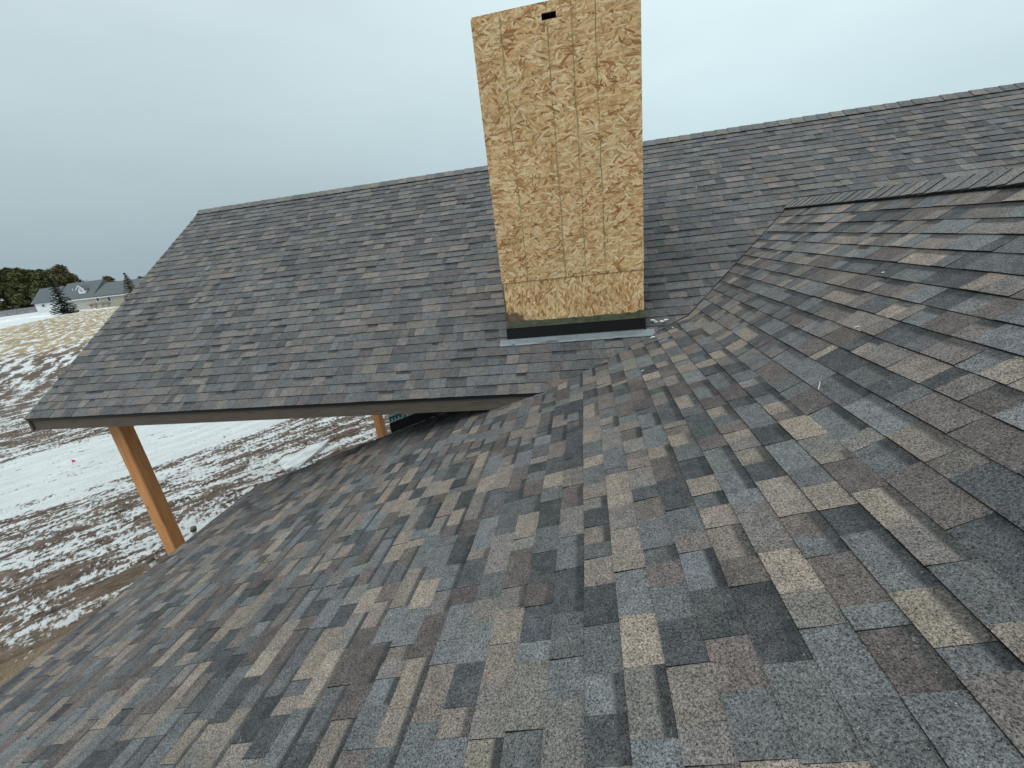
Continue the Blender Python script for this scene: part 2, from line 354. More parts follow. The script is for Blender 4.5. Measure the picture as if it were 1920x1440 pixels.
gm.from_pydata(co.tolist(), [], np.stack([I0, I0+1, I0+nx+1, I0+nx], 1).tolist())
ra = gm.attributes.new('rut', 'FLOAT', 'POINT'); ra.data.foreach_set('value', (rut*fade).ravel().astype(np.float32))
gm.polygons.foreach_set('use_smooth', [True]*len(gm.polygons)); gm.materials.append(M_GROUND)
link(bpy.data.objects.new('ground', gm), None, kind='structure')

# ------------------------------------------------------------------ the house
# measures in metres, z relative to the ground (camera eye is at z = H)
TA = math.tan(math.radians(34.8)); TL = 1/3.0; TU = 2/3.0
EY, EZ = 4.324, -1.636 + H                  # main eave
RY = 8.522; RZ = EZ + TA*(RY-EY)            # main ridge
XL, XR = -7.975, 12.0                       # main roof ends
VX = -0.394                                 # valley foot
KX, KY, KZ = 1.166, 5.12, -1.083 + H        # pitch break meets the valley
BX = 2.80; BZ = KZ + TU*(BX-KX); BYV = EY + (BZ-EZ)/TA      # wing ridge, where it meets the main roof
EX = -5.28; EBZ = KZ + TL*(EX-KX)           # low wing eave
FY = 5.01                                   # far end of the low wing roof
NY = -4.0                                   # near end of what is built of the wing
house = empty('house', (0, 6, 0), label='unfinished house with brown and grey shingled roofs and a board-sheathed chimney', category='house')
HP = Vector((0, 6, 0))
def hpart(name, mb, mat, parent=house, smooth=False, **props):     # parts are built in world coordinates; the house sits at HP
    o = mb.build(name, mat, None, smooth, **props); o.parent = parent
    o.matrix_parent_inverse = Matrix.Translation(-HP) if parent is house else Matrix.Translation(-HP) @ Matrix.Translation(HP)
    return o
def child(o, parent):
    o.parent = parent; o.matrix_parent_inverse = Matrix.Translation(-HP) if parent is house else Matrix.Identity(4); return o

E = 0.143; OV = 0.022
PAL = [((0.228, 0.192, 0.160), 12), ((0.186, 0.160, 0.138), 14), ((0.104, 0.109, 0.113), 24), ((0.132, 0.140, 0.146), 16),
       ((0.062, 0.068, 0.073), 15), ((0.094, 0.080, 0.075), 14), ((0.122, 0.104, 0.096), 12), ((0.044, 0.048, 0.052), 6), ((0.156, 0.145, 0.135), 12)]
PC = [p[0] for p in PAL]; PW = [p[1] for p in PAL]
EDGE = (0.013, 0.013, 0.013)
def clip(poly, a, b, c):                    # keep a*u + b*v + c >= 0
    out = []
    for i in range(len(poly)):
        p, q = poly[i], poly[(i+1) % len(poly)]; dp = a*p[0]+b*p[1]+c; dq = a*q[0]+b*q[1]+c
        if dp >= 0: out.append(p)
        if (dp >= 0) != (dq >= 0):
            k = dp/(dp-dq); out.append((p[0]+k*(q[0]-p[0]), p[1]+k*(q[1]-p[1])))
    return out
def area2(p): return abs(sum(p[i][0]*p[(i+1) % len(p)][1]-p[(i+1) % len(p)][0]*p[i][1] for i in range(len(p))))/2
TABS = []
def slope(O, eu, ev, u0, u1, v0, v1, planes, seed, kind, band_p=0.5, flip=1, even=0.0):
    """lay courses of laminated shingles on one roof slope: each tab is a clipped thin wedge"""
    rg = random.Random(seed); O = Vector(O); eu = Vector(eu).normalized(); ev = Vector(ev).normalized(); n = eu.cross(ev)*flip
    if n.z < 0: n = -n
    i = 0; v = v0
    while v < v1 - 0.01:
        u = u0 - rg.uniform(0, 0.9); high = rg.random() < 0.5; wave = [rg.uniform(0, 6.28) for _ in range(3)]; prevc = None
        while u < u1:
            wd = rg.choice((rg.uniform(0.07, 0.15), rg.uniform(0.12, 0.24), rg.uniform(0.17, 0.33)))
            c = rg.choices(PC, PW)[0]
            if c == prevc: c = rg.choices(PC, PW)[0]
            prevc = c
            k = rg.uniform(0.86, 1.14); c = tuple((x*(1-even) + m_*even)*k*rg.uniform(0.98, 1.02) for x, m_ in zip(c, (0.122, 0.124, 0.131)))
            gap = 0.0022 if rg.random() < 0.25 else 0.0006
            jit = rg.uniform(-0.0018, 0.0018)
            b0 = v + jit
            poly = [(u, b0 + rg.uniform(-.001, .001)), (u+wd-gap, b0 + rg.uniform(-.001, .001)), (u+wd-gap, v+E+OV), (u, v+E+OV)]
            um, vm = u+wd/2, v+E/2
            for pl in planes(um, vm): 
                poly = clip(poly, *pl)
                if len(poly) < 3: break
            if len(poly) >= 3 and area2(poly) > 6e-5:
                T = (0.0125 if high else 0.0082) + 0.0012*math.sin(um*2.1+wave[0]) + 0.0008*math.sin(um*5.3+wave[1]) + rg.uniform(-.0005, .0005)
                T = max(T, 0.0035)
                pts = [O + eu*p[0] + ev*p[1] + n*(T*max(0.0, 1-(p[1]-v)/(E+OV)) + 0.0006) for p in poly]
                bot = [O + eu*p[0] + ev*p[1] - n*0.0025 for p in poly]
                bflag = rg.uniform(0.6, 1.0) if (rg.random() < (band_p*0.65 if high else band_p*1.3)) else 0.0
                TABS.append(dict(top=pts, bot=bot, uv=[(p[0], (p[1]-v)/E) for p in poly], c=c, b=bflag, n=n, kind=kind))
            u += wd
            # high tabs and the exposed backing strip take turns, with some runs of either
            if rg.random() < 0.72: high = not high
        v += E; i += 1

cosA = math.cos(math.radians(34.8)); LA = (RY-EY)/cosA
def vfun(x): return (x-VX)*(KY-EY)/(KX-VX)/cosA               # slope height of lower valley at x
vk = (KY-EY)/cosA; vb = (BYV-EY)/cosA; sl2 = (vb-vk)/(BX-KX)
def planes_A(u, v):
    x = u
    base = [(0, 1, 0.012), (0, -1, LA), (1, 0, -XL), (-1, 0, XR)]
    g = 0.022
    if x < BX:
        k1 = vk/(KX-VX); base += [(-k1, 1, k1*VX - g), (-sl2, 1, sl2*KX - vk - g)]
    else: base += [(sl2, 1, -vb - sl2*BX - g)]
    return base
slope((0, EY, EZ), (1, 0, 0), (0, cosA, math.sin(math.radians(34.8))), XL, XR, -0.012, LA, planes_A, 11, 'main', 0.16, even=0.5)
def planes_Ab(u, v): return [(0, 1, 0.012), (0, -1, LA), (1, 0, -XL), (-1, 0, XR)]
slope((0, 2*RY-EY, EZ), (1, 0, 0), (0, -cosA, math.sin(math.radians(34.8))), XL, XR, -0.012, LA, planes_Ab, 12, 'main', 0.16, even=0.5)
# wing, low slope (v measured upslope from the pitch break, negative below it)
s1 = math.hypot(1, TL); s2 = math.hypot(1, TU); PH = -0.15*E
def ylow(x): return EY + (x-VX)*(KY-EY)/(KX-VX)
def planes_L(u, v):
    x = KX + v/s1
    ks = (KY-EY)/(KX-VX)/s1                # dy/dv of the valley
    b = [(1, 0, -NY), (0, -1, 0.0), (0, 1, -(EX-0.02-KX)*s1)]
    if x < VX: b += [(-1, 0, FY)]
    else: b += [(-1, ks, KY)]
    return b
vlow = PH - 48*E
slope((KX, 0, KZ), (0, 1, 0), (1, 0, TL), NY, 5.6, vlow, PH, planes_L, 21, 'wing', 0.40, even=0.06)
ku = (BYV-KY)/(BX-KX)/s2
def planes_U(u, v): return [(1, 0, -NY), (0, 1, 0.03), (0, -1, (BX-KX)*s2), (-1, ku, KY)]
slope((KX, 0, KZ), (0, 1, 0), (1, 0, TU), NY, 7.2, PH, (BX-KX)*s2, planes_U, 22, 'wing', 0.42, even=0.16)
XO = 2*BX + 2.4                             # far slope of the wing, running down to its own eave
EOX = BX + 2.47
def planes_R(u, v):                        # v from the far eave up
    return [(1, 0, -NY), (0, 1, 0.01), (0, -1, (EOX-BX)*s2), (-1, (BYV-EY)/(EOX-BX)/s2, EY)]
slope((EOX, 0, BZ - TU*(EOX-BX)), (0, 1, 0), (-1, 0, TU), NY, 7.2, -0.01, (EOX-BX)*s2, planes_R, 23, 'wing', 0.5)

# decks
def deck(name, polys, mat, th=0.03):
    mb = MB()
    for p in polys:
        n = (Vector(p[1])-Vector(p[0])).cross(Vector(p[2])-Vector(p[0])).normalized()
        if n.z < 0: n = -n
        mb.prism([Vector(q) - n*0.003 for q in p], -n*th)
    return hpart(name, mb, mat)
main_roof = deck('main_roof', [[(XL+.01, EY, EZ), (XR, EY, EZ), (XR, RY, RZ), (XL+.01, RY, RZ)], [(XL+.01, 2*RY-EY, EZ), (XR, 2*RY-EY, EZ), (XR, RY, RZ), (XL+.01, RY, RZ)]], M_DECK)
wing_roof = deck('wing_roof', [[(EX, NY, EBZ), (VX, NY, KZ+TL*(VX-KX)), (VX, FY, KZ+TL*(VX-KX)), (EX, FY, EBZ)],
                  [(VX, NY, KZ+TL*(VX-KX)), (KX, NY, KZ), (KX, KY, KZ), (VX, EY, EZ)],
                  [(KX, NY, KZ), (BX, NY, BZ), (BX, BYV, BZ), (KX, KY, KZ)],
                  [(EOX, NY, BZ-TU*(EOX-BX)), (BX, NY, BZ), (BX, BYV, BZ), (EOX, EY, BZ-TU*(EOX-BX))]], M_DECK)

# shingles: the 300 that show largest become objects, the rest one field
def shown(t):
    ctr = sum(t['top'], Vector())/len(t['top'])
    if t['n'].dot(Vector((0, 0, H))-ctr) <= 0: return 0
    if t['kind'] == 'main' and t['n'].y > 0: return 0
    pr = [project(p) for p in t['top']]
    if min(p[2] for p in pr) < 0.2: return 0
    cx = sum(p[0] for p in pr)/len(pr); cy = sum(p[1] for p in pr)/len(pr)
    if not (0 < cx < 1920 and 0 < cy < 1440): return 0
    return area2([(p[0], p[1]) for p in pr])
TABS.sort(key=shown, reverse=True)
def tab_mesh(name, tabs):
    vs = []; fs = []; cols = []; uvs = []
    for t in tabs:
        b = len(vs); n = len(t['top']); vs += [tuple(p) for p in t['top']] + [tuple(p) for p in t['bot']]
        ccw = (t['top'][1]-t['top'][0]).cross(t['top'][2]-t['top'][1]).dot(t['n']) > 0
        top = list(range(n)) if ccw else list(range(n-1, -1, -1))
        fs.append([b+i for i in top]); cols += [(*t['c'], t['b'])]*n; uvs += [t['uv'][i] for i in top]
        for i in range(n):
            j = (i+1) % n; f = [b+i, b+i+n, b+j+n, b+j] if ccw else [b+j, b+j+n, b+i+n, b+i]
            fs.append(f); cols += [(*EDGE, 0)]*4; uvs += [(0, 0.3)]*4
    me = bpy.data.meshes.new(name); me.from_pydata(vs, [], fs)
    a = me.color_attributes.new('col', 'FLOAT_COLOR', 'CORNER'); a.data.foreach_set('color', np.array(cols, np.float32).ravel())
    u = me.uv_layers.new(name='uv'); u.data.foreach_set('uv', np.array(uvs, np.float32).ravel())
    me.materials.append(M_SHINGLE); return me
for t in TABS[:300]:
    o = bpy.data.objects.new('shingle', tab_mesh('shingle', [t])); COL.objects.link(o); child(o, main_roof if t['kind'] == 'main' else wing_roof)
o = bpy.data.objects.new('shingle_field', tab_mesh('shingle_field', TABS[300:])); COL.objects.link(o); child(o, house); o['kind'] = 'stuff'

# small brown starter piece at the valley foot
t0 = dict(top=[Vector((VX-0.10, EY+0.11, EZ+0.11*TA+0.018)), Vector((VX+0.02, EY-0.005, EZ+0.016)), Vector((VX+0.20, EY+0.115, EZ+0.115*TA+0.016))], bot=None, uv=[(0, .3)]*3, c=(0.15, 0.115, 0.095), b=0.0, n=Vector((0, -TA, 1)).normalized())
t0['bot'] = [p - t0['n']*0.006 for p in t0['top']]
o = bpy.data.objects.new('valley_piece', tab_mesh('valley_piece', [t0])); COL.objects.link(o); child(o, main_roof)

# ridge caps
def ridge_caps(p0, p1, tan_a, tan_b, side, parent, lift, step, seed, half=0.16):
    """folded cap shingles along a ridge from p0 to p1; side = horizontal unit vector of slope a"""
    rg = random.Random(seed); p0 = Vector(p0); p1 = Vector(p1); d = (p1-p0).normalized(); L = (p1-p0).length; s = Vector(side); k = 0; x = 0.0
    da = (s*1 - Vector((0, 0, tan_a))).normalized(); db = (-s - Vector((0, 0, tan_b))).normalized()
    while x < L:
        c = rg.choice(((0.165, 0.16, 0.152), (0.145, 0.147, 0.147), (0.185, 0.172, 0.16), (0.13, 0.132, 0.133))); kk = rg.uniform(0.9, 1.1)
        ln = step*1.45; up = lift + rg.uniform(0, 0.004)
        a0 = p0 + d*x; a1 = p0 + d*min(x+ln, L+0.05)
        rows = []
        for P, h in ((a0, 0.013), (a1, 0.002)):
            up_ = Vector((0, 0, up + h))
            na = Vector((-da.z*0, 0, 0))
            rows.append([P + da*half + up_, P + da*0.03 + up_ + Vector((0, 0, 0.004)), P + up_ + Vector((0, 0, 0.006)), P + db*0.03 + up_ + Vector((0, 0, 0.004)), P + db*half + up_])
        top = rows[0] + rows[1]; th = Vector((0, 0, 0.007))
        vs = top + [q - th for q in top]
        fs = []
        for i in range(4): fs.append((i, i+1, i+6, i+5))
        nf = len(fs)
        for i in range(4): fs.append((i+10, i+15, i+16, i+11))
        fs += [(i, i+10, i+11, i+1) for i in range(4)] + [(i+5, i+6, i+16, i+15) for i in range(4)] + [(0, 5, 15, 10), (4, 14, 19, 9)]
        me = bpy.data.meshes.new('ridge_cap'); me.from_pydata([tuple(q) for q in vs], [], fs)
        cols = []; uvs = []
        for pi, f in enumerate(fs):
            cc = (*(q*kk for q in c), 0.0) if pi < nf else (*EDGE, 0.0)
            cols += [cc]*4; uvs += [(0, .3)]*4
        at_ = me.color_attributes.new('col', 'FLOAT_COLOR', 'CORNER'); at_.data.foreach_set('color', np.array(cols, np.float32).ravel())
        uu = me.uv_layers.new(name='uv'); uu.data.foreach_set('uv', np.array(uvs, np.float32).ravel()); me.materials.append(M_SHINGLE)
        bm = bmesh.new(); bm.from_mesh(me); bmesh.ops.recalc_face_normals(bm, faces=bm.faces); bm.to_mesh(me); bm.free()
        o = bpy.data.objects.new('ridge_cap', me); COL.objects.link(o); child(o, parent); x += step
def ridge_vent(p0, p1, tan_a, tan_b, side, parent, lift, half):
    p0 = Vector(p0); p1 = Vector(p1); s = Vector(side); mb = MB()
    da = (s - Vector((0, 0, tan_a))).normalized()*half; db = (-s - Vector((0, 0, tan_b))).normalized()*half
    u = Vector((0, 0, lift+0.004)); g = Vector((0, 0, 0.008))
    A = [p0+da+g, p0+da+u, p0+u, p0+db+u, p0+db+g, p0-g]
    mb.prism(A, p1-p0); hpart('ridge_vent', mb, M_VENT, parent)
ridge_caps((XL-0.01, RY, RZ), (XR, RY, RZ), TA, TA, (0, -1, 0), main_roof, 0.014, 0.19, 31, 0.155)
ridge_vent((XL+0.25, RY, RZ), (XR, RY, RZ), TA, TA, (0, -1, 0), main_roof, 0.012, 0.135)
ridge_caps((BX, NY, BZ), (BX, BYV-0.02, BZ), TU, TU, (-1, 0, 0), wing_roof, 0.030, 0.14, 32, 0.15)
ridge_vent((BX, NY, BZ), (BX, BYV-0.35, BZ), TU, TU, (-1, 0, 0), wing_roof, 0.026, 0.125)

# eaves: fascia, drip edge, soffit, rake boards
FB = EZ - 0.195
mb = MB().box((XL+0.06, EY+0.025, FB), (XR, EY+0.06, EZ-0.022)); hpart('fascia', mb, M_FASCIA, label='long dark brown fascia board under the main eave')
mb = MB().box((XL+0.03, EY+0.008, EZ-0.045), (XR, EY+0.022, EZ-0.006)); hpart('drip_edge', mb, M_DRIP)
mb = MB().box((XL+0.07, EY+0.062, FB+0.012), (-2.80, EY+0.75, FB+0.03)); hpart('soffit', mb, M_FASCIA)
mb = MB().box((-2.795, EY+0.062, FB+0.012), (-1.12, 4.99, FB+0.03)); hpart('soffit', mb, M_FASCIA)
for y0, y1 in ((EY, RY), (2*RY-EY, RY)):
    mb = MB(); a = Vector((XL+0.012, y0, EZ-0.035)); b = Vector((XL+0.012, y1, RZ-0.035))
    mb.prism([a, b, b-Vector((0, 0, .17)), a-Vector((0, 0, .17))], (0.035, 0, 0)); hpart('rake_board', mb, M_FASCIA)
    mb = MB(); a = Vector((XL-0.006, y0, EZ+0.004)); b = Vector((XL-0.006, y1, RZ+0.004))
    mb.prism([a, b, b-Vector((0, 0, .045)), a-Vector((0, 0, .045))], (0.014, 0, 0)); hpart('rake_trim', mb, M_RAKE)
mb = MB().box((EX+0.03, NY, EBZ-0.24), (EX+0.07, FY-0.03, EBZ-0.045)); hpart('fascia', mb, M_FASCIA)
mb = MB().box((EX-0.004, NY, EBZ-0.045), (EX+0.012, FY-0.005, EBZ-0.012)); hpart('drip_edge', mb, M_DRIP)
mb = MB(); a = Vector((EX+0.03, FY-0.028, EBZ-0.045)); b = Vector((-2.82, FY-0.028, KZ+TL*(-2.82-KX)-0.045))
mb.prism([a, b, b-Vector((0, 0, .17)), a-Vector((0, 0, .17))], (0, 0.024, 0)); hpart('rake_board', mb, M_FASCIA)

# walls: wrap-covered wall under the main eave with a black membrane strip stepping along the low roof
WY = 5.03
def zl(x): return KZ + TL*(x-KX)
mb = MB(); mb.prism([(-2.80, WY, 0), (XR-0.4, WY, 0), (XR-0.4, WY, EZ+0.35), (-2.80, WY, EZ+0.35)], (0, 0.15, 0)); hpart('wall', mb, M_SIDING, label='wall covered with white sheathing wrap')
mb = MB().box((-2.80, WY+0.152, 0), (-2.65, 2*RY-EY-0.6, EZ+0.35)); hpart('wall', mb, M_SIDING)
mb = MB(); mb.prism([(-2.81, WY-0.012, zl(-2.81)+0.01), (-0.9, WY-0.012, zl(-0.9)+0.01), (-0.9, WY-0.012, zl(-0.9)+0.15), (-2.81, WY-0.012, zl(-2.81)+0.15)], (0, 0.010, 0)); hpart('membrane_strip', mb, M_MEMB)
rg = random.Random(5); mb = MB(); x = -2.79
def zt(x): return zl(x) + 0.158
while x < -1.9:                             # row of block letters printed on the wrap
    wd = rg.uniform(0.03, 0.05); k = rg.randrange(3)
    def q(a, b, c, d): mb.prism([(x+a*wd, WY-0.0065, zt(x+a*wd)+b), (x+c*wd, WY-0.0065, zt(x+c*wd)+b), (x+c*wd, WY-0.0065, zt(x+c*wd)+d), (x+a*wd, WY-0.0065, zt(x+a*wd)+d)], (0, 0.003, 0))
    if k == 0: q(0, 0, 1, .055)
    elif k == 1: q(0, 0, .35, .055); q(.35, .038, 1, .055)
    else: q(0, .0, 1, .016); q(.6, .016, 1, .055)
    x += wd*1.25
hpart('printed_letters', mb, M_SIDING)
mb = MB(); mb.prism([(-2.802, WY-0.0025, zt(-2.802)-0.012), (-1.9, WY-0.0025, zt(-1.9)-0.012), (-1.9, WY-0.0025, zt(-1.9)+0.085), (-2.802, WY-0.0025, zt(-2.802)+0.085)], (0, 0.002, 0)); hpart('printed_band', mb, M_TEAL)
mb = MB().box((EX+0.45, NY, 0), (EX+0.6, FY-0.35, EBZ-0.05)); hpart('wall', mb, M_SIDING)
mb = MB().box((EX+0.602, FY-0.5, 0), (-2.802, FY-0.35, EBZ-0.05)); hpart('wall', mb, M_SIDING)

# porch posts and beam
def post(x0, y0, w_, label):
    mb = MB().box((x0, y0, 0.0), (x0+w_, y0+w_, FB-0.10), 0.013); return hpart('post', mb, M_POST, label=label)
pa = at_y(200, 800, 4.66)
post(pa.x, 4.66, 0.205, 'orange stained porch post nearest the roof corner')
pb = at_y(702.5, 800, 9.8)
post(pb.x, 9.8, 0.205, 'orange stained porch post farther back')
mb = MB().box((XL+0.35, 4.66, FB-0.097), (-2.82, 4.865, FB+0.010)); hpart('beam', mb, M_POST)
mb = MB().box((pb.x-0.002, 4.87, FB-0.097), (pb.x+0.207, 12.4, FB+0.006)); hpart('beam', mb, M_POST)

# ------------------------------------------------------------------ chimney
CX0, CX1, CY0, CY1 = -0.965, 0.648, 4.98, 5.92; ZB, ZT = -1.30 + H, 2.055 + H
def hole_panel(x0, x1, z0, z1, hx0, hx1, hz0, hz1, y, th):
    mb = MB(); o_ = [(x0, z0), (x1, z0), (x1, z1), (x0, z1)]; i_ = [(hx0, hz0), (hx1, hz0), (hx1, hz1), (hx0, hz1)]
    F = [(p[0], y, p[1]) for p in o_+i_]; B = [(p[0], y+th, p[1]) for p in o_+i_]
    fs = []
    for k in range(4):
        j = (k+1) % 4; fs.append((k, j, 4+j, 4+k)); fs.append((8+k, 12+k, 12+j, 8+j)); fs.append((4+k, 4+j, 12+j, 12+k)); fs.append((k, 8+k, 8+j, j))
    return mb.add(F+B, fs)
core = MB()
for (x0, x1, y0, y1) in ((CX0+0.02, CX0+0.06, CY0+0.02, CY1-0.02), (CX1-0.06, CX1-0.02, CY0+0.02, CY1-0.02)): core.box((x0, y0, ZB), (x1, y1, ZT-0.03))
core.box((CX0+0.061, CY1-0.06, ZB), (CX1-0.061, CY1-0.02, ZT-0.03))
for sx in (0.35, 0.8, 1.25): core.box((CX0+sx, CY0+0.015, ZB), (CX0+sx+0.038, CY0+0.09, ZT-0.15))
chimney = hpart('chimney', core, M_OSB_UP, label='square chimney chase sheathed in raw strand board')
JZ = -0.492 + H
hpart('sheathing_panel', hole_panel(CX0, CX1, JZ, ZT, -0.272, -0.132, 1.928+H, 1.984+H, CY0, 0.0125), M_OSB_UP, chimney, label='tall strand board sheet with a slot near its top')
hpart('sheathing_panel', MB().box((CX0+0.012, CY0+0.009, ZB), (CX1-0.004, CY0+0.019, JZ-0.003)), M_OSB_LO, chimney, label='short strand board sheet stained at its lower left corner')
for x0, x1 in ((CX0+0.002, CX0+0.0145), (CX1-0.0145, CX1-0.002)):
    hpart('sheathing_panel', MB().box((x0, CY0+0.02, ZB), (x1, CY1, ZT-0.004)), M_OSB_UP, chimney)
hpart('sheathing_panel', MB().box((CX0+0.016, CY1-0.014, ZB), (CX1-0.016, CY1, ZT-0.006)), M_OSB_UP, chimney)
hpart('top_board', MB().box((CX0+0.012, CY0+0.004, ZT+0.001), (CX1-0.01, CY1-0.01, ZT+0.018)), M_OSB_UP, chimney)
zf0, zf1 = -1.16 + H, -1.035 + H
hpart('counter_flashing', MB().box((CX0-0.008, CY0-0.010, zf0), (CX1+0.008, CY0+0.006, zf1+0.04)), M_BLACK, chimney, label='black metal upstand at the chimney foot')
for x0, x1 in ((CX0-0.012, CX0-0.001), (CX1+0.001, CX1+0.012)):
    mb = MB(); za = EZ + TA*(CY0-0.01-EY); zb_ = EZ + TA*(CY1-EY)
    mb.prism([(x0, CY0-0.008, za), (x0, CY1, zb_), (x0, CY1, zb_+0.11), (x0, CY0-0.008, za+0.13)], (x1-x0, 0, 0)); hpart('side_flashing', mb, M_BLACK, chimney)
# green tape strip, its top edge ragged
mb = MB(); n = 26; vs = []; rg = random.Random(8)
for i in range(n+1):
    x = CX0-0.006 + (CX1-CX0+0.012)*i/n
    ztop = -0.958 + H + rg.uniform(-.006, .006) + (0.022 if i > n-2 else 0)
    vs += [(x, CY0-0.020, zf1+0.005), (x, CY0-0.009, ztop), (x, CY0-0.0075, ztop), (x, CY0-0.012, zf1+0.004)]
fs = []
for i in range(n):
    b = 4*i; fs += [(b, b+4, b+5, b+1), (b+1, b+5, b+6, b+2), (b+2, b+6, b+7, b+3), (b+3, b+7, b+4, b)]
mb.add(vs, fs); hpart('edge_tape', mb, M_GREEN, chimney)
hpart('edge_tape', MB().box((CX0+0.001, CY0+0.003, -0.95+H), (CX0+0.011, CY0+0.0085, JZ-0.01)), M_GREEN, chimney)
# apron lying on the shingles in front, rippled
mb = MB(); nx_, ny_ = 60, 4; vs = []; x0, x1 = -1.065, 0.755; nrm = Vector((0, -TA, 1)).normalized()
for j in range(ny_+1):
    for i in range(nx_+1):
        x = x0 + (x1-x0)*i/nx_; y = 4.893 + j/ny_*(CY0-4.893+ (0.004 if CX0 < x < CX1 else -0.0))
        rip = (0.010*math.exp(-((x-0.33)/0.05)**2) + 0.009*math.exp(-((x+0.13)/0.04)**2) + 0.002*math.sin(x*17))*(1-j/ny_)
        vs.append(Vector((x, y, EZ + TA*(y-EY))) + nrm*(0.0125+rip))
k = len(vs); vs2 = [v - nrm*0.002 for v in vs]; fs = []
for j in range(ny_):
    for i in range(nx_):
        a = j*(nx_+1)+i; fs += [(a, a+1, a+nx_+2, a+nx_+1), (k+a, k+a+nx_+1, k+a+nx_+2, k+a+1)]
for i in range(nx_): fs.append((i, k+i, k+i+1, i+1))
mb.add(vs+vs2, fs); hpart('apron_flashing', mb, M_APRON, chimney, smooth=True, label='blue grey metal apron lying on the shingles')

# ------------------------------------------------------------------ small things lying on the roofs
def zA(y): return EZ + TA*(y-EY)
def on_main(px, py):
    n = np.array([0, -TA, 1.0]); k = EZ - H - TA*EY; r = ray(px, py); r = r*(k/(n@r)); return Vector((r[0], r[1], r[2]+H)), Vector((0, -TA, 1)).normalized()
def on_wing(px, py):
    n = np.array([-TL, 0, 1.0]); k = KZ - H - TL*KX; r = ray(px, py); q = r*(k/(n@r))
    if q[0] > KX:
        n = np.array([-TU, 0, 1.0]); k = KZ - H - TU*KX; q = r*(k/(n@r)); return Vector((q[0], q[1], q[2]+H)), Vector((-TU, 0, 1)).normalized()
    return Vector((q[0], q[1], q[2]+H)), Vector((-TL, 0, 1)).normalized()
def lump(name, p, n, blobs, seed, mat, **props):
    rg = random.Random(seed); bm = bmesh.new()
    a = n.orthogonal().normalized(); b = n.cross(a)
    for (du, dv, r, fl) in blobs:
        g = bmesh.ops.create_icosphere(bm, subdivisions=2, radius=r)
        for v in g['verts']:
            k = 1 + rg.uniform(-.28, .28); l = v.co*k
            v.co = Vector(p) + Vector((1, 0, 0))*(du + l.x) + Vector((0, 1, 0))*l.y*0.8 + n*(0.008 + r*fl*0.6 + l.z*fl) + Vector((0, 0, dv))
    me = bpy.data.meshes.new(name); bm.to_mesh(me); bm.free(); me.materials.append(mat); me.polygons.foreach_set('use_smooth', [True]*len(me.polygons))
    return link(bpy.data.objects.new(name, me), None, **props)
def stick(name, p, n, d, ln, r, mat, lift=0.012, **props):
    d = Vector(d).normalized(); p = Vector(p) + n*lift
    return MB().tube(p - d*ln/2, p + d*ln/2, r, r*0.7, 6).build(name, mat, None, False, **props)
GR = 'pale scraps scattered over the roofs'
p, n = on_main(1238, 606)
rq = random.Random(77); bl_ = [(-.09, .028, .024, .8), (-.072, .024, .018, .7), (.055, .016, .024, .8), (.075, .022, .019, .7), (.02, .004, .021, .7)]
bl_ += [(rq.uniform(-.07, .09), rq.gauss(.008, .012), rq.uniform(.007, .016), .6) for _ in range(22)] + [(-.02 + k*.012, -.012 - k*.010, .007, .4) for k in range(5)]
lump('residue_clump', p, n, bl_, 3, M_WHITE, label='largest white crumbly clump in the roof valley just right of the chimney foot', category='debris')
p, n = on_wing(1262, 616)
lump('residue_clump', p, n, [(0, 0, .012, .5), (.02, -.004, .010, .5)], 4, M_WHITE, label='tiny white crumb just below the large clump, on the wing side of the valley', category='debris')
p, n = on_wing(1226, 634)
lump('residue_clump', p, n, [(0, 0, .018, .6), (-.022, -.004, .014, .5), (.02, .002, .010, .5)], 5, M_WHITE, label='small white crumbs on the valley line below the apron end', category='debris')
p, n = on_wing(1540, 728)
stick('clear_straw', p, n, (0.25, 0.35, 1.0), 0.045, 0.0028, M_WHITE, 0.022, label='short whitish sliver standing up from the wing shingles', category='debris')
p, n = on_wing(1657, 513)
lump('pale_scrap', p, n, [(0, 0, .010, .4), (.015, .002, .009, .4)], 6, M_WHITE, label='single white scrap on the upper wing slope, below the ridge caps', category='debris', group=GR)
for k, (px, py, lb) in enumerate(((1609, 615, 'faint white chips on the wing slope right of the upright sliver'), (1206, 697, 'white curl lying on the wing slope near the valley foot'),
                                  (1305, 352, 'tiny white chip on the main roof right of the chimney'), (513, 560, 'tiny white chip in the middle of the left main roof'))):
    f = on_main if k >= 2 else on_wing; p, n = f(px, py)
    stick('pale_scrap', p, n, (1, 0.3+k*0.3, 0.15) if k < 2 else (0.2, 0.6, 1), 0.035, 0.004, M_WHITE, 0.012, label=lb, category='debris', group=GR)
lump('foam_dab', Vector(at_y(977, 740, EY+0.02)), Vector((0, -1, 0)), [(0, 0, .016, .3), (.012, .003, .012, .3)], 9, M_CHIPW, label='small pale dab stuck to the fascia board near the valley foot', category='debris')
p = Vector((XL-0.01, RY-0.12, zA(RY-0.12)+0.03)); stick('white_tag', p, Vector((0, 0, 1)), (0, -1, -0.75), 0.12, 0.012, M_WHITE, 0.0, label='white tag at the left end of the main ridge', category='tag')

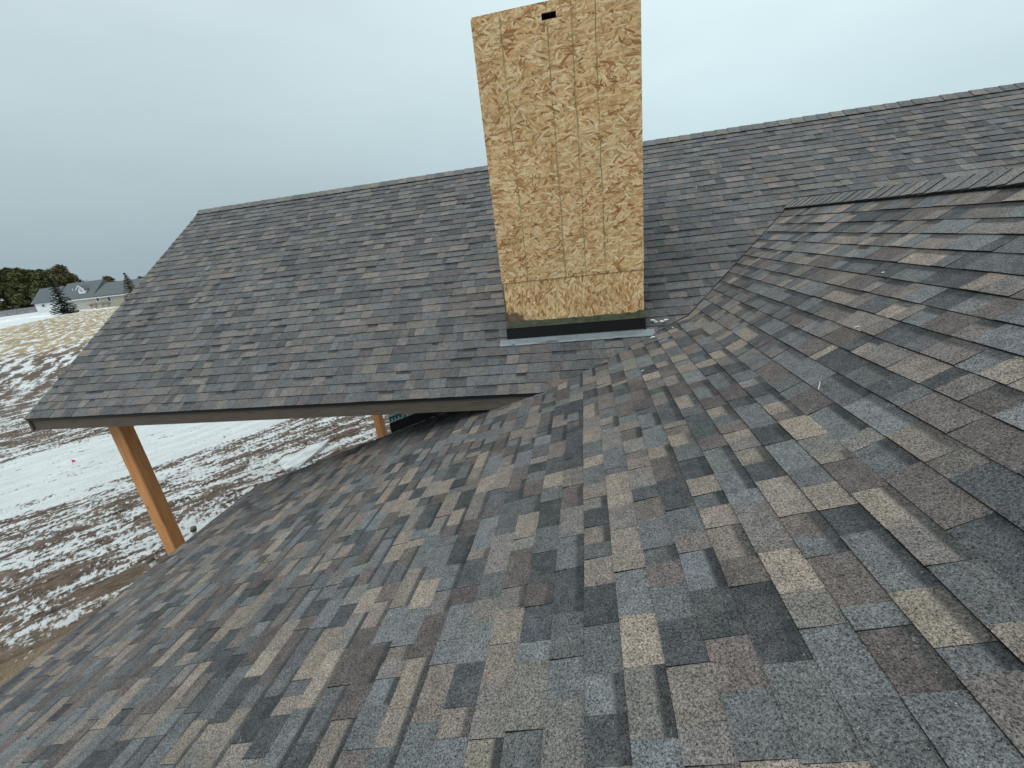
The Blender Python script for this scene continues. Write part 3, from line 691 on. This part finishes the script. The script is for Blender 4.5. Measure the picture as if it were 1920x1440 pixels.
# ------------------------------------------------------------------ things on the muddy ground
def pipe(p, tilt, h, r, label):
    root = empty('pipe_stub', p, label=label, category='pipe', group='pipe stubs beside the low roof')
    d = Vector((tilt, 0.1, 1)).normalized()
    MB().tube((0, 0, -0.05), d*h, r, r, 14).build('pipe', M_PIPE, root, True); MB().tube(d*(h-0.06), d*(h+0.03), r*1.18, r*1.12, 14).build('cap', M_CAP, root, True)
pipe(on_ground(364, 1011), 0.25, 0.30, 0.055, 'white pipe stub with dark cap right of the near porch post')
pipe(on_ground(293, 1064), -0.5, 0.22, 0.06, 'white pipe stub leaning left of the near porch post foot')
fp = on_ground(138, 872); root = empty('marker_flag', fp, label='pink marker flag standing in the white snow strip', category='flag')
MB().tube((0, 0, -0.02), (0.01, 0, 0.22), 0.004, 0.004, 6).build('wire', M_STEEL, root)
MB().add([(0.0, 0, .10), (.13, .02, .115), (.125, .03, .20), (0.01, 0, .21), (0.0, .004, .10), (.13, .024, .115), (.125, .034, .20), (0.01, .004, .21)], [(0,1,2,3), (7,6,5,4), (0,4,5,1), (1,5,6,2), (2,6,7,3), (3,7,4,0)]).build('flag', M_PINK, root)
sp_ = [on_ground(*q) for q in ((524, 868), (534, 858), (556, 852), (583, 838), (606, 830), (619, 825), (603, 842), (585, 858), (570, 871), (560, 880), (548, 879), (538, 884), (528, 878))]
c0 = sum(sp_, Vector())/len(sp_); mb = MB(); mb.prism([Vector((q.x, q.y, 0.06)) for q in sp_], (0, 0, -0.14)); mb.build('ice_sheet', M_ICE, None, label='flat tapering sheet of pale ice on the mud beyond the low roof', category='ice')

# ------------------------------------------------------------------ far side of the field
def foliage_mesh(name, clumps, mat, parent, rg, size, per):
    vs = []; fs = []
    for (c, sx, sz) in clumps:
        for _ in range(per):
            d = Vector((rg.gauss(0, 1), rg.gauss(0, 1), rg.gauss(0, 1))); d.normalize(); d *= rg.random()**0.4
            p = c + Vector((d.x*sx, d.y*sx, d.z*sz)); a = Vector((rg.uniform(-1, 1), rg.uniform(-1, 1), rg.uniform(-.6, .6))).normalized()
            b = a.orthogonal().normalized(); s = size*rg.uniform(.5, 1.2); k = len(vs)
            vs += [p - a*s, p + b*s*.45, p + a*s*0.9, p - b*s*.45]; fs.append((k, k+1, k+2, k+3))
    return obj(name, vs, fs, mat, parent)
def bushy(base, h, r, mat, label, seed, cat='tree', group=None, name='conifer_tree'):
    rg = random.Random(seed); root = empty(name, base, label=label, category=cat)
    if group: root['group'] = group
    mb = MB().tube((0, 0, -.2), (0, 0, h*.6), h*.025, h*.012, 7)
    for i in range(9):
        a = rg.uniform(0, 6.28); z = h*rg.uniform(.15, .65); mb.tube((0, 0, z), (math.cos(a)*r*.6, math.sin(a)*r*.6, z+h*.12), h*.008, h*.003, 5)
    mb.build('trunk', M_BARK, root)
    cl = []
    for i in range(95):
        t = rg.random()**.9; z = h*(0.03 + 0.93*t); rr = r*(1-t)**0.55*(0.55+.45*math.sin(min(1, t*5)*1.57)); a = rg.uniform(0, 6.28); q = rr*math.sqrt(rg.uniform(.15, 1))
        cl.append((Vector((math.cos(a)*q, math.sin(a)*q, z)), r*rg.uniform(.16, .30), h*rg.uniform(.04, .085)))
    foliage_mesh('crown', cl, mat, root, rg, h*0.045, 46); return root
def spruce(base, h, r, mat, label, seed, snow=0, lean=0.0):
    rg = random.Random(seed); root = empty('spruce_tree', base, label=label, category='tree')
    MB().tube((0, 0, -.2), (lean*h, 0, h*.97), h*.02, h*.003, 7).build('trunk', M_BARK, root)
    vs = []; fs = []; sv_ = []; sf_ = []
    lv = 22
    for i in range(lv):
        t = i/(lv-1); z = h*(.05 + .92*t); R_ = r*(1-t)**.85 + r*.05
        for j in range(int(9 - 4*t)):
            a = rg.uniform(0, 6.28); L = R_*rg.uniform(.7, 1.1); d = Vector((math.cos(a), math.sin(a), 0)); sd = Vector((-d.y, d.x, 0))
            for k in range(9):
                s = (k+.5)/9; p = Vector((lean*z, 0, z)) + d*L*s + Vector((0, 0, -L*.30*s + L*.12*s*s)); wd = L*.20*(1-s*.55)
                for _ in range(3):
                    q = p + sd*rg.uniform(-wd, wd) + Vector((0, 0, rg.uniform(-.1, .05)*h*.05)); u = (d*rg.uniform(.4, 1) + sd*rg.uniform(-.8, .8) + Vector((0, 0, rg.uniform(-.7, .1)))).normalized()*h*.028; b = u.orthogonal()*.45
                    n_ = len(vs); vs += [q-u, q+b, q+u, q-b]; fs.append((n_, n_+1, n_+2, n_+3))
                if snow and k in (4, 5, 6, 7) and rg.random() < snow*(1-t*.5) and i < 16:
                    q = p + Vector((0, 0, h*.012)); n_ = len(sv_); e1 = d*h*.020; e2 = sd*h*.020
                    sv_ += [q-e1-e2, q+e1-e2, q+e1+e2, q-e1+e2, q+Vector((0, 0, h*.014))]; sf_ += [(n_, n_+1, n_+4), (n_+1, n_+2, n_+4), (n_+2, n_+3, n_+4), (n_+3, n_, n_+4), (n_+3, n_+2, n_+1, n_)]
    obj('crown', vs, fs, mat, root)
    if sv_: obj('snow_load', sv_, sf_, M_SNOW, root)
    return root
def bare(base, h, label, seed, spread=.5, name='bare_tree', cat='tree', group=None, n0=1):
    rg = random.Random(seed); root = empty(name, base, label=label, category=cat)
    if group: root['group'] = group
    tr = MB(); cr_ = MB()
    def grow(p, d, L, r, g):
        q = p + d*L; (tr if g == 0 else cr_).tube(p, q, r, r*.65, 5 if g < 2 else 4, False)
        if g >= 5: return
        for _ in range(3 if g < 4 else 2):
            e_ = (d + Vector((rg.uniform(-1, 1), rg.uniform(-1, 1), rg.uniform(-.2, .7)))*spread*1.2).normalized(); grow(p + d*L*rg.uniform(.55, 1), e_, L*rg.uniform(.6, .85), r*.6, g+1)
    for _ in range(n0): grow(Vector((rg.uniform(-.2, .2)*(n0 > 1), rg.uniform(-.2, .2)*(n0 > 1), -.1)), Vector((rg.uniform(-.4, .4)*(n0 > 1), 0, 1)).normalized(), h*.26, h*.018, 0)
    tr.build('trunk', M_TWIG, root); cr_.build('crown', M_TWIG, root); return root

def zi(zx, zy): return zx*280/1920, 480 + zy*280/1920       # coordinates of an enlarged crop of the photo
def stand(zx, Y):                                            # ground point at depth Y under a crop column
    p = at_y(*zi(zx, 600), Y)
    # follow the vertical of that column down to the ground
    return Vector((p.x, p.y, 0))
def size_at(zx, ztop, Y): p = at_y(*zi(zx, ztop), Y); return p.z
# row of conifers on the left
row = [(-60, 190, 150, 'dark conifer cut by the left picture edge'), (80, 150, 158, 'rounded dark green conifer second from the left picture edge'), (230, 170, 152, 'broad dark green conifer third from the left, behind the snowy fence'),
       (370, 175, 160, 'dark green conifer with a forked top, fourth from the left'), (500, 180, 150, 'mid green conifer just left of the tallest one'), (640, 175, 156, 'olive green conifer behind the garage roof'),
       (735, 115, 150, 'tallest bronze tinged conifer at the right end of the row'), (860, 215, 162, 'low brown green conifer sloping down behind the house roof')]
for i, (zx, zt_, Y_, lb) in enumerate(row):
    tp = at_y(*zi(zx, zt_), Y_); bushy(Vector((tp.x, Y_, 0)), tp.z, 7.2 if i < 6 else 6.0, M_CONB if i in (6, 7) else M_CON, lb, 100+i, group='conifers in a row across the field')
# neighbour's house
HY = 112.0
nb = empty('neighbour_house', (-155, HY, 0), label='grey roofed house with a small white dormer across the field', category='house'); NB = Vector((-155, HY, 0))
def nbp(name, mb, mat, parent=None):
    for i, v in enumerate(mb.v): mb.v[i] = tuple(Vector(v) - NB)
    return mb.build(name, mat, parent or nb)
x_l = at_y(*zi(760, 600), HY).x; x_r = at_y(*zi(1800, 600), HY).x; x_m = at_y(*zi(1145, 400), HY).x
wt = at_y(*zi(1040, 548), HY).z + 0.55
nbp('wall', MB().box((x_l, HY, 0), (x_r, HY+10, wt)), M_NWALL)
def gable(x0, x1, y0, y1, z0, zr, oh=.5):
    mb = MB(); ym = (y0+y1)/2; k = (zr-z0)/(ym-y0); a = y0-oh; b = y1+oh
    P = [(x0, a, z0-oh*k), (x0, ym, zr), (x0, b, z0-oh*k), (x0, b, z0-oh*k-.2), (x0, a, z0-oh*k-.2)]
    return mb.prism([Vector(q) for q in P], (x1-x0, 0, 0))
zr1 = at_y(*zi(1040, 335), HY+5).z; zr2 = at_y(*zi(1300, 350), HY+5).z
r1 = nbp('roof', gable(x_l-.6, x_m, HY, HY+10, wt, zr1), M_NROOF); r2 = nbp('roof', gable(x_m+.02, x_r+.6, HY, HY+10, wt, zr2), M_NROOF)
for x0, x1 in ((x_l, x_m-.1), (x_m, x_r)):
    pass
nbp('eave_trim', MB().box((x_l-.6, HY-.56, wt-.95), (x_r+.6, HY-.51, wt-.66)), M_NWHITE)
for zx in (1255, 1405):
    c = at_y(*zi(zx, 552), HY-.02)
    f_ = nbp('window', MB().box((c.x-.75, HY-.06, c.z-.8), (c.x+.75, HY-.002, c.z+.8)), M_NWHITE)
    nbp('pane', MB().box((c.x-.55, HY-.09, c.z-.6), (c.x+.55, HY-.062, c.z+.6)), M_GLASS, f_)
dc = at_y(*zi(1050, 440), HY+1.2); dw = 1.25; zb = dc.z-1.0; zt2 = dc.z+.35
dm = MB(); dm.prism([(dc.x-dw, HY+1.0, zb), (dc.x+dw, HY+1.0, zb), (dc.x+dw, HY+1.0, zt2), (dc.x, HY+1.0, zt2+1.0), (dc.x-dw, HY+1.0, zt2)], (0, 3, 0)); dm_o = nbp('dormer', dm, M_NWHITE)
for s in (-1, 1):
    q = MB(); q.prism([(dc.x, HY+.7, zt2+1.2), (dc.x, HY+.7, zt2+1.02), (dc.x+s*(dw+.35), HY+.7, zt2-.25), (dc.x+s*(dw+.35), HY+.7, zt2-.05)], (0, 3.2, 0)); nbp('dormer_roof', q, M_NWHITE if False else M_NROOF, dm_o)
    q = MB(); q.prism([(dc.x, HY+.66, zt2+1.22), (dc.x, HY+.66, zt2+.92), (dc.x+s*(dw+.38), HY+.66, zt2-.32), (dc.x+s*(dw+.38), HY+.66, zt2-.03)], (0, .036, 0)); nbp('dormer_trim', q, M_NWHITE, dm_o)
nbp('dormer_window', MB().box((dc.x-.45, HY+.95, dc.z-.55), (dc.x+.45, HY+.99, dc.z+.45)), simple('hazy_pane', (0.4, 0.43, 0.45), .3), dm_o)
nbp('vent_pipe', MB().tube((at_y(*zi(915, 390), HY+2.5).x, HY+2.5, zr1-3.2), (at_y(*zi(915, 390), HY+2.5).x, HY+2.5, zr1-1.75), .16, .16, 8), M_NWHITE)
# garage wing
GY = 118.0; ga = at_y(*zi(455, 650), GY).x; gb = at_y(*zi(745, 640), GY).x; gt = at_y(*zi(560, 605), GY).z + 0.7; gr_ = at_y(*zi(520, 420), GY+4).z
gg = empty('garage', (ga, GY, 0), label='pale low garage with grey roof and one window left of the spruce', category='garage'); 
def ggp(name, mb, mat, parent=None):
    for i, v in enumerate(mb.v): mb.v[i] = tuple(Vector(v) - Vector((ga, GY, 0)))
    return mb.build(name, mat, parent or gg)
ggp('wall', MB().box((ga, GY, 0), (gb, GY+8, gt)), M_NWHITE); ggp('roof', gable(ga-.8, gb+.3, GY, GY+8, gt, gr_), M_NROOF)
c = at_y(*zi(560, 638), GY); f_ = ggp('window', MB().box((c.x-.8, GY-.07, c.z-.55), (c.x+.8, GY-.003, c.z+.55)), M_NWHITE); ggp('pane', MB().box((c.x-.6, GY-.1, c.z-.38), (c.x+.6, GY-.072, c.z+.38)), M_GLASS, f_)
# spruces
tp = at_y(*zi(742, 285), 99.0); spruce(Vector((at_y(*zi(860, 700), 99.0).x - 0.6, 99.0, 0)), tp.z, 3.3, M_SPR, 'dark spruce carrying snow on its branches in front of the pale house', 41, 0.16)
tp = at_y(*zi(1555, 215), 97.0); spruce(Vector((tp.x+.9, 97.0, 0)), tp.z, 2.6, M_SPR2, 'yellowish spruce beside the right end of the neighbour house', 42, 0.05)
tp = at_y(*zi(1375, 262), 138.0); bushy(Vector((tp.x, 138.0, 0)), tp.z, 4.2, M_CONB, 'round dark tree top showing above the neighbour house roof', 43, name='round_tree')
tp = at_y(*zi(1800, 265), 150.0); bushy(Vector((tp.x, 150.0, 0)), tp.z, 3.6, M_CON, 'small green tree top right behind the sloping roof edge', 44, name='round_tree')
for i, (zx, ztp, Y_, lb) in enumerate(((985, 205, 135, 'bare pale tree behind the left part of the neighbour roof'), (1200, 290, 150, 'low bare tree just left of the round dark tree top'), (1310, 300, 148, 'bare bush behind the roof, touching the round dark tree top'),
                                     (1460, 255, 142, 'bare tan tree between the round tree top and the yellowish spruce'))):
    tp = at_y(*zi(zx, ztp), Y_); bare(Vector((tp.x, Y_, 0)), tp.z*1.02, lb, 60+i, .55)
for i, (zx, lb) in enumerate(((1150, 'bare shrub nearest the snowy spruce along the beige wall'), (1215, 'bare shrub left of the first window of the beige wall'), (1300, 'bare shrub between the two windows of the beige wall'), (1380, 'bare shrub under the right window of the beige wall'))):
    p = stand(zx, 108.0); bare(p, 3.0, lb, 80+i, .7, 'bare_shrub', 'shrub', 'shrubs along the neighbour wall', 3)
# fence and snow banks
fa = Vector((-222, 106, 0)); fb = Vector((-203, 129, 0)); fd = (fb-fa).normalized(); fn = Vector((-fd.y, fd.x, 0))
fe = empty('board_fence', fa, label='weathered grey board fence in front of the conifer row', category='fence'); L = (fb-fa).length; x = 0.0
while x < L:
    MB().box((-.08, -.08, -.1), (.08, .08, 2.2)).build('post', M_FENCE, fe).location = fd*x
    mb = MB(); k = 0.1
    while k < 2.3:
        a = fd*k + fn*.03; b_ = fd*(k+.17) + fn*.03; mb.prism([a, b_, b_+Vector((0, 0, 2.05)), a+Vector((0, 0, 2.05))], fn*.03); k += .185
    o = mb.build('board_panel', M_FENCE, fe); o.location = fd*x; o['kind'] = 'stuff'; x += 2.4
def bank(pts, hmax, wdt, seed, label):
    rg = random.Random(seed); vs = []; fs = []; n = 40; m = 8; A = Vector(pts[0]); B = Vector(pts[1]); d = (B-A); nn = Vector((-d.y, d.x, 0)).normalized()
    for i in range(n+1):
        hh = hmax*rg.uniform(.35, 1.0)*math.sin(math.pi*min(.98, max(.02, i/n)))**.4; ww = wdt*rg.uniform(.7, 1.2)
        for j in range(m+1):
            s = j/m*2-1; vs.append(A + d*(i/n) + nn*s*ww + Vector((0, 0, hh*(1-s*s)*rg.uniform(.8, 1.2) - .05)))
    for i in range(n):
        for j in range(m): a = i*(m+1)+j; fs.append((a, a+1, a+m+2, a+m+1))
    obj('snow_bank', vs, fs, M_SNOW, None, True, label=label, category='snow bank')
bank((on_ground(*zi(-80, 870)), on_ground(*zi(380, 800))), 0.7, 2.2, 1, 'long snow bank in front of the board fence')
bank((on_ground(*zi(400, 790)), on_ground(*zi(750, 765))), 0.5, 1.6, 2, 'higher snow bank left of the snowy spruce foot')
bank((on_ground(*zi(1030, 715)), on_ground(*zi(1500, 660))), 0.3, 1.0, 3, 'low snow bank along the foot of the beige wall')
